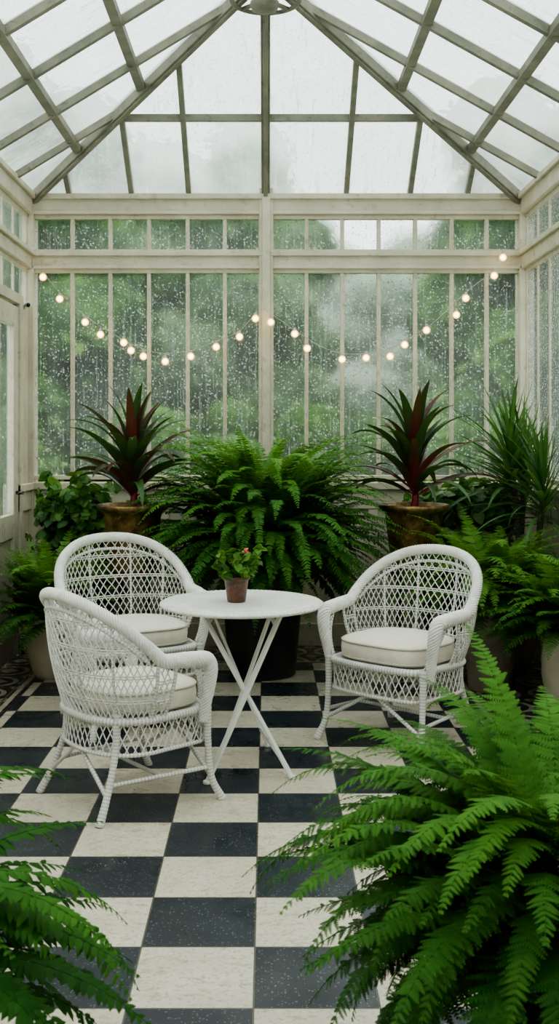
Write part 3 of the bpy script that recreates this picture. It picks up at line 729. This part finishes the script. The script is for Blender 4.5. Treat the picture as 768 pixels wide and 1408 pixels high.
# ---------------------------------------------------------------- string lights
DS=7.44
def strings(wpts,bulbs,label):
    P=smoothpath([px(x,y,DS) for x,y in wpts],80)
    e=thing("string_lights",label,"string lights",(0,0,0),0,"string lights across the windows")
    mb=MB(); mb.tube(P,.0022,5)
    part(e,"wire",mb,M_WIRE)
    for x,y in bulbs:
        bx,by,bz=px(x,y,DS); i=int(np.argmin(abs(P[:,0]-bx))); w=P[i]
        b=MB(); r=.0275
        prof=[(0,-r)]+[(r*sin(t),-r*cos(t)) for t in np.linspace(.25,2.65,12)]+[(.010,r*.98),(0,r*.98)]
        b.lathe(prof,seg=20,cap=False); o=part(e,"bulb",b,M_BULB,loc=(bx,by,bz))
        s=MB(); s.lathe([(0,r*.9),(.011,r*.9),(.012,r*1.3),(.008,r*1.6),(0,r*1.6)],seg=12,cap=False); 
        if w[2]-bz>r*1.6: s.tube([(0,0,r*1.5),(w[0]-bx,0,w[2]-bz)],.002,5)
        part(o,"socket",s,M_WIRE)
strings([(42,362),(59,376),(82,402),(117,434),(160,462),(197,480),(227,486),(262,482),(297,469),(329,455),(352,430),(365,424)],
 [(59,381),(82,411),(117,443),(138,460),(170,471),(180,482),(197,490),(227,497),(262,490),(297,477),(329,463),(351,438)],
 "strand of warm round bulbs swagged between corner and centre post")
strings([(365,426),(385,440),(405,454),(440,476),(470,486),(503,486),(536,478),(570,460),(600,440),(640,402),(679,372),(700,352),(718,348)],
 [(372,443),(405,459),(422,479),(470,494),(503,492),(536,490),(556,474),(586,454),(627,433),(640,410),(679,379),(691,354)],
 "strand of warm round bulbs swagged from centre post to corner")
e=thing("security_camera","small white security camera mounted on the cream wall","camera",(XL+.02,7.38,2.42))
mb=MB(); mb.lathe([(0,0),(.03,0),(.03,.012),(0,.012)],seg=20,cap=False); V=mb.V[0]; mb.V[0]=np.stack([V[:,2],V[:,1],V[:,0]],1)
mb.tube([(.01,0,0),(.035,0,.0)],.008,8); part(e,"mount",mb,M_GREYPL)
mb=MB(); mb.tube(smoothpath([(.03,.03,.004),(.05,-.07,-.008)],6),.020,16); part(e,"camera_body",mb,M_GREYPL)
mb=MB(); mb.tube([(.0499,-.0695,-.008),(.0510,-.0745,-.0085)],.015,16); part(e,"lens",mb,M_DARK,label="dark round lens")

# ---------------------------------------------------------------- outdoors
mb=MB(); mb.box((-30,YB+.1,-.20),(30,45,-.13)); top("lawn",mb,M_LAWN,"wet green lawn outside the glass","lawn",False)
TQ=(np.array([(0,0,0),(.5,.32,.05),(1,0,0),(.5,-.32,.05)]),[(0,1,2,3)])
def blob(mb,C,R,seed):
    nu,nv=30,18; r_=np.random.default_rng(seed)
    th=np.linspace(0,2*pi,nu,endpoint=False); ph=np.linspace(.02,pi-.02,nv)
    T,Pp=np.meshgrid(th,ph); D=np.stack([np.sin(Pp)*np.cos(T),np.sin(Pp)*np.sin(T),np.cos(Pp)],-1)
    n=np.zeros(T.shape)
    for k in range(9):
        w=r_.normal(size=3)*(2+k*.9); n+=np.sin(D@w+r_.uniform(0,6))*.5/(1+k*.4)
    n*=.16
    V=np.array(C)+D*np.array(R)*(1+n)[...,None]; V[...,2]=np.maximum(V[...,2],.02)
    F=[(i*nu+j,i*nu+(j+1)%nu,(i+1)*nu+(j+1)%nu,(i+1)*nu+j) for i in range(nv-1) for j in range(nu)]
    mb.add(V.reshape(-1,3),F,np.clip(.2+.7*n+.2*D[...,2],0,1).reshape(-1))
def canopy(blobs,size,leafn):
    mb=MB()
    for i,(C,R) in enumerate(blobs):
        blob(mb,C,[r*.82 for r in R],i+11)
        scatter(mb,C,R,leafn,size,T=TQ,up=.4,vr=(.1,1),shell_=.6)
    for V in mb.V: V[:,2]=np.maximum(V[:,2],.02)
    return mb
def maketree(label,mat,h,w,loc,size=.13,k=16,n=420,group="trees outside the glass"):
    e=thing("tree",label,"tree",loc,0,group)
    mb=MB(); P=smoothpath([(0,0,-.06),(.08,.0,h*.3),(-.05,.05,h*.6),(0,0,h*.85)],20); mb.tube(P,np.linspace(.16,.03,len(P)),10)
    part(e,"trunk",mb,M_BARK)
    B=[]
    for i in range(k):
        z=h*(.2+.72*(i+.5)/k); ww=w*.5*math.sqrt(max(.05,1-((z/h-.45)/.58)**2)); a=i*2.4
        r=ww*.55; B.append(((r*cos(a),r*sin(a),z),(ww*.55,ww*.55,h*.12)))
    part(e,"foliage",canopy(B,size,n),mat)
    return e
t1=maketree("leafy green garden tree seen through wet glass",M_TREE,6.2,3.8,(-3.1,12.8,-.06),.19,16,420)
t2=maketree("tall garden tree with haze in its leaf colour",M_TREEF,6.8,4.4,(-5.2,18.4,-.06),.22)
t3=maketree("pale distant tree with mist painted into its leaves",M_TREEM,6.6,6.0,(-3.6,27,-.06),.24)
for loc,rz in (((3.7,13.2,-.06),1.0),((8.1,12.4,-.06),3.0),((-7.2,12,-.06),4.1),((-6.2,6.5,-.06),1.4),((6.4,6.8,-.06),.4),((-6.4,1.8,-.06),2.4),((6.6,2.0,-.06),4.4)): clone(t1,loc,rz)  # trees along both side walls are out of view, added to dim side light
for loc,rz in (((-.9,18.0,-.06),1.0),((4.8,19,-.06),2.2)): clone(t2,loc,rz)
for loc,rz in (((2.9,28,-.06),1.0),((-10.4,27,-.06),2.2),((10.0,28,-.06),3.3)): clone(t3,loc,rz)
def makeshrub(loc):
    e=thing("shrub","rounded green shrub growing outside the window","shrub",loc,0,"shrubs outside the glass")
    mb=MB()
    for i in range(6):
        a=i*1.1; mb.tube([(0,0,-.06),(.2*cos(a),.2*sin(a),.5),(.5*cos(a),.5*sin(a),1.1)],.02,6)
    part(e,"stem",mb,M_BARK)
    B=[((.5*cos(i*2.1),.4*sin(i*2.1),.40+.14*i),(.5,.45,.38)) for i in range(9)]
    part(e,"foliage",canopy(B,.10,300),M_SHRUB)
    return e
s0=makeshrub((-2.9,10.0,-.06))
for i,(loc,s_) in enumerate([((-.9,10.8,-.06),1),((2.2,10.7,-.06),1),((4.5,10.2,-.06),1),((-3.4,7.2,-.06),1),((3.7,7.4,-.06),1),((.75,13.3,-.06),1.05),((-.8,14.6,-.06),1.1),((2.2,16.2,-.06),1.2)]): clone(s0,loc,i*1.3,None,s_)

# ---------------------------------------------------------------- light + camera
W=bpy.data.worlds.new("World"); SC.world=W; W.use_nodes=True; nt=W.node_tree; nt.nodes.clear()
o=nt.nodes.new('ShaderNodeOutputWorld'); b=nt.nodes.new('ShaderNodeBackground'); nt.links.new(b.outputs[0],o.inputs[0])
tc=nt.nodes.new('ShaderNodeTexCoord'); sp=nt.nodes.new('ShaderNodeSeparateXYZ'); nt.links.new(tc.outputs['Generated'],sp.inputs[0])
rp=nt.nodes.new('ShaderNodeValToRGB'); nt.links.new(sp.outputs[2],rp.inputs[0])
e_=rp.color_ramp.elements; e_[0].position=0; e_[0].color=(.60,.68,.64,1); e_[1].position=.8; e_[1].color=(.97,.99,.97,1)
nt.links.new(rp.outputs[0],b.inputs[0]); b.inputs[1].default_value=3.6
try: SC.view_settings.look='AgX - Medium High Contrast'
except Exception: pass

cam=bpy.data.cameras.new("camera"); co=bpy.data.objects.new("camera",cam); link(co); SC.camera=co
co.location=(0,0,HZ); co.rotation_euler=(pi/2,0,0)
cam.sensor_fit='VERTICAL'; cam.sensor_height=36; cam.sensor_width=36*768/1408; cam.lens=36*FPX/1408
cam.shift_x=17/1408; cam.shift_y=-104/1408; cam.clip_start=.05; cam.clip_end=200
cam.dof.use_dof=True; cam.dof.focus_distance=4.6; cam.dof.aperture_fstop=8
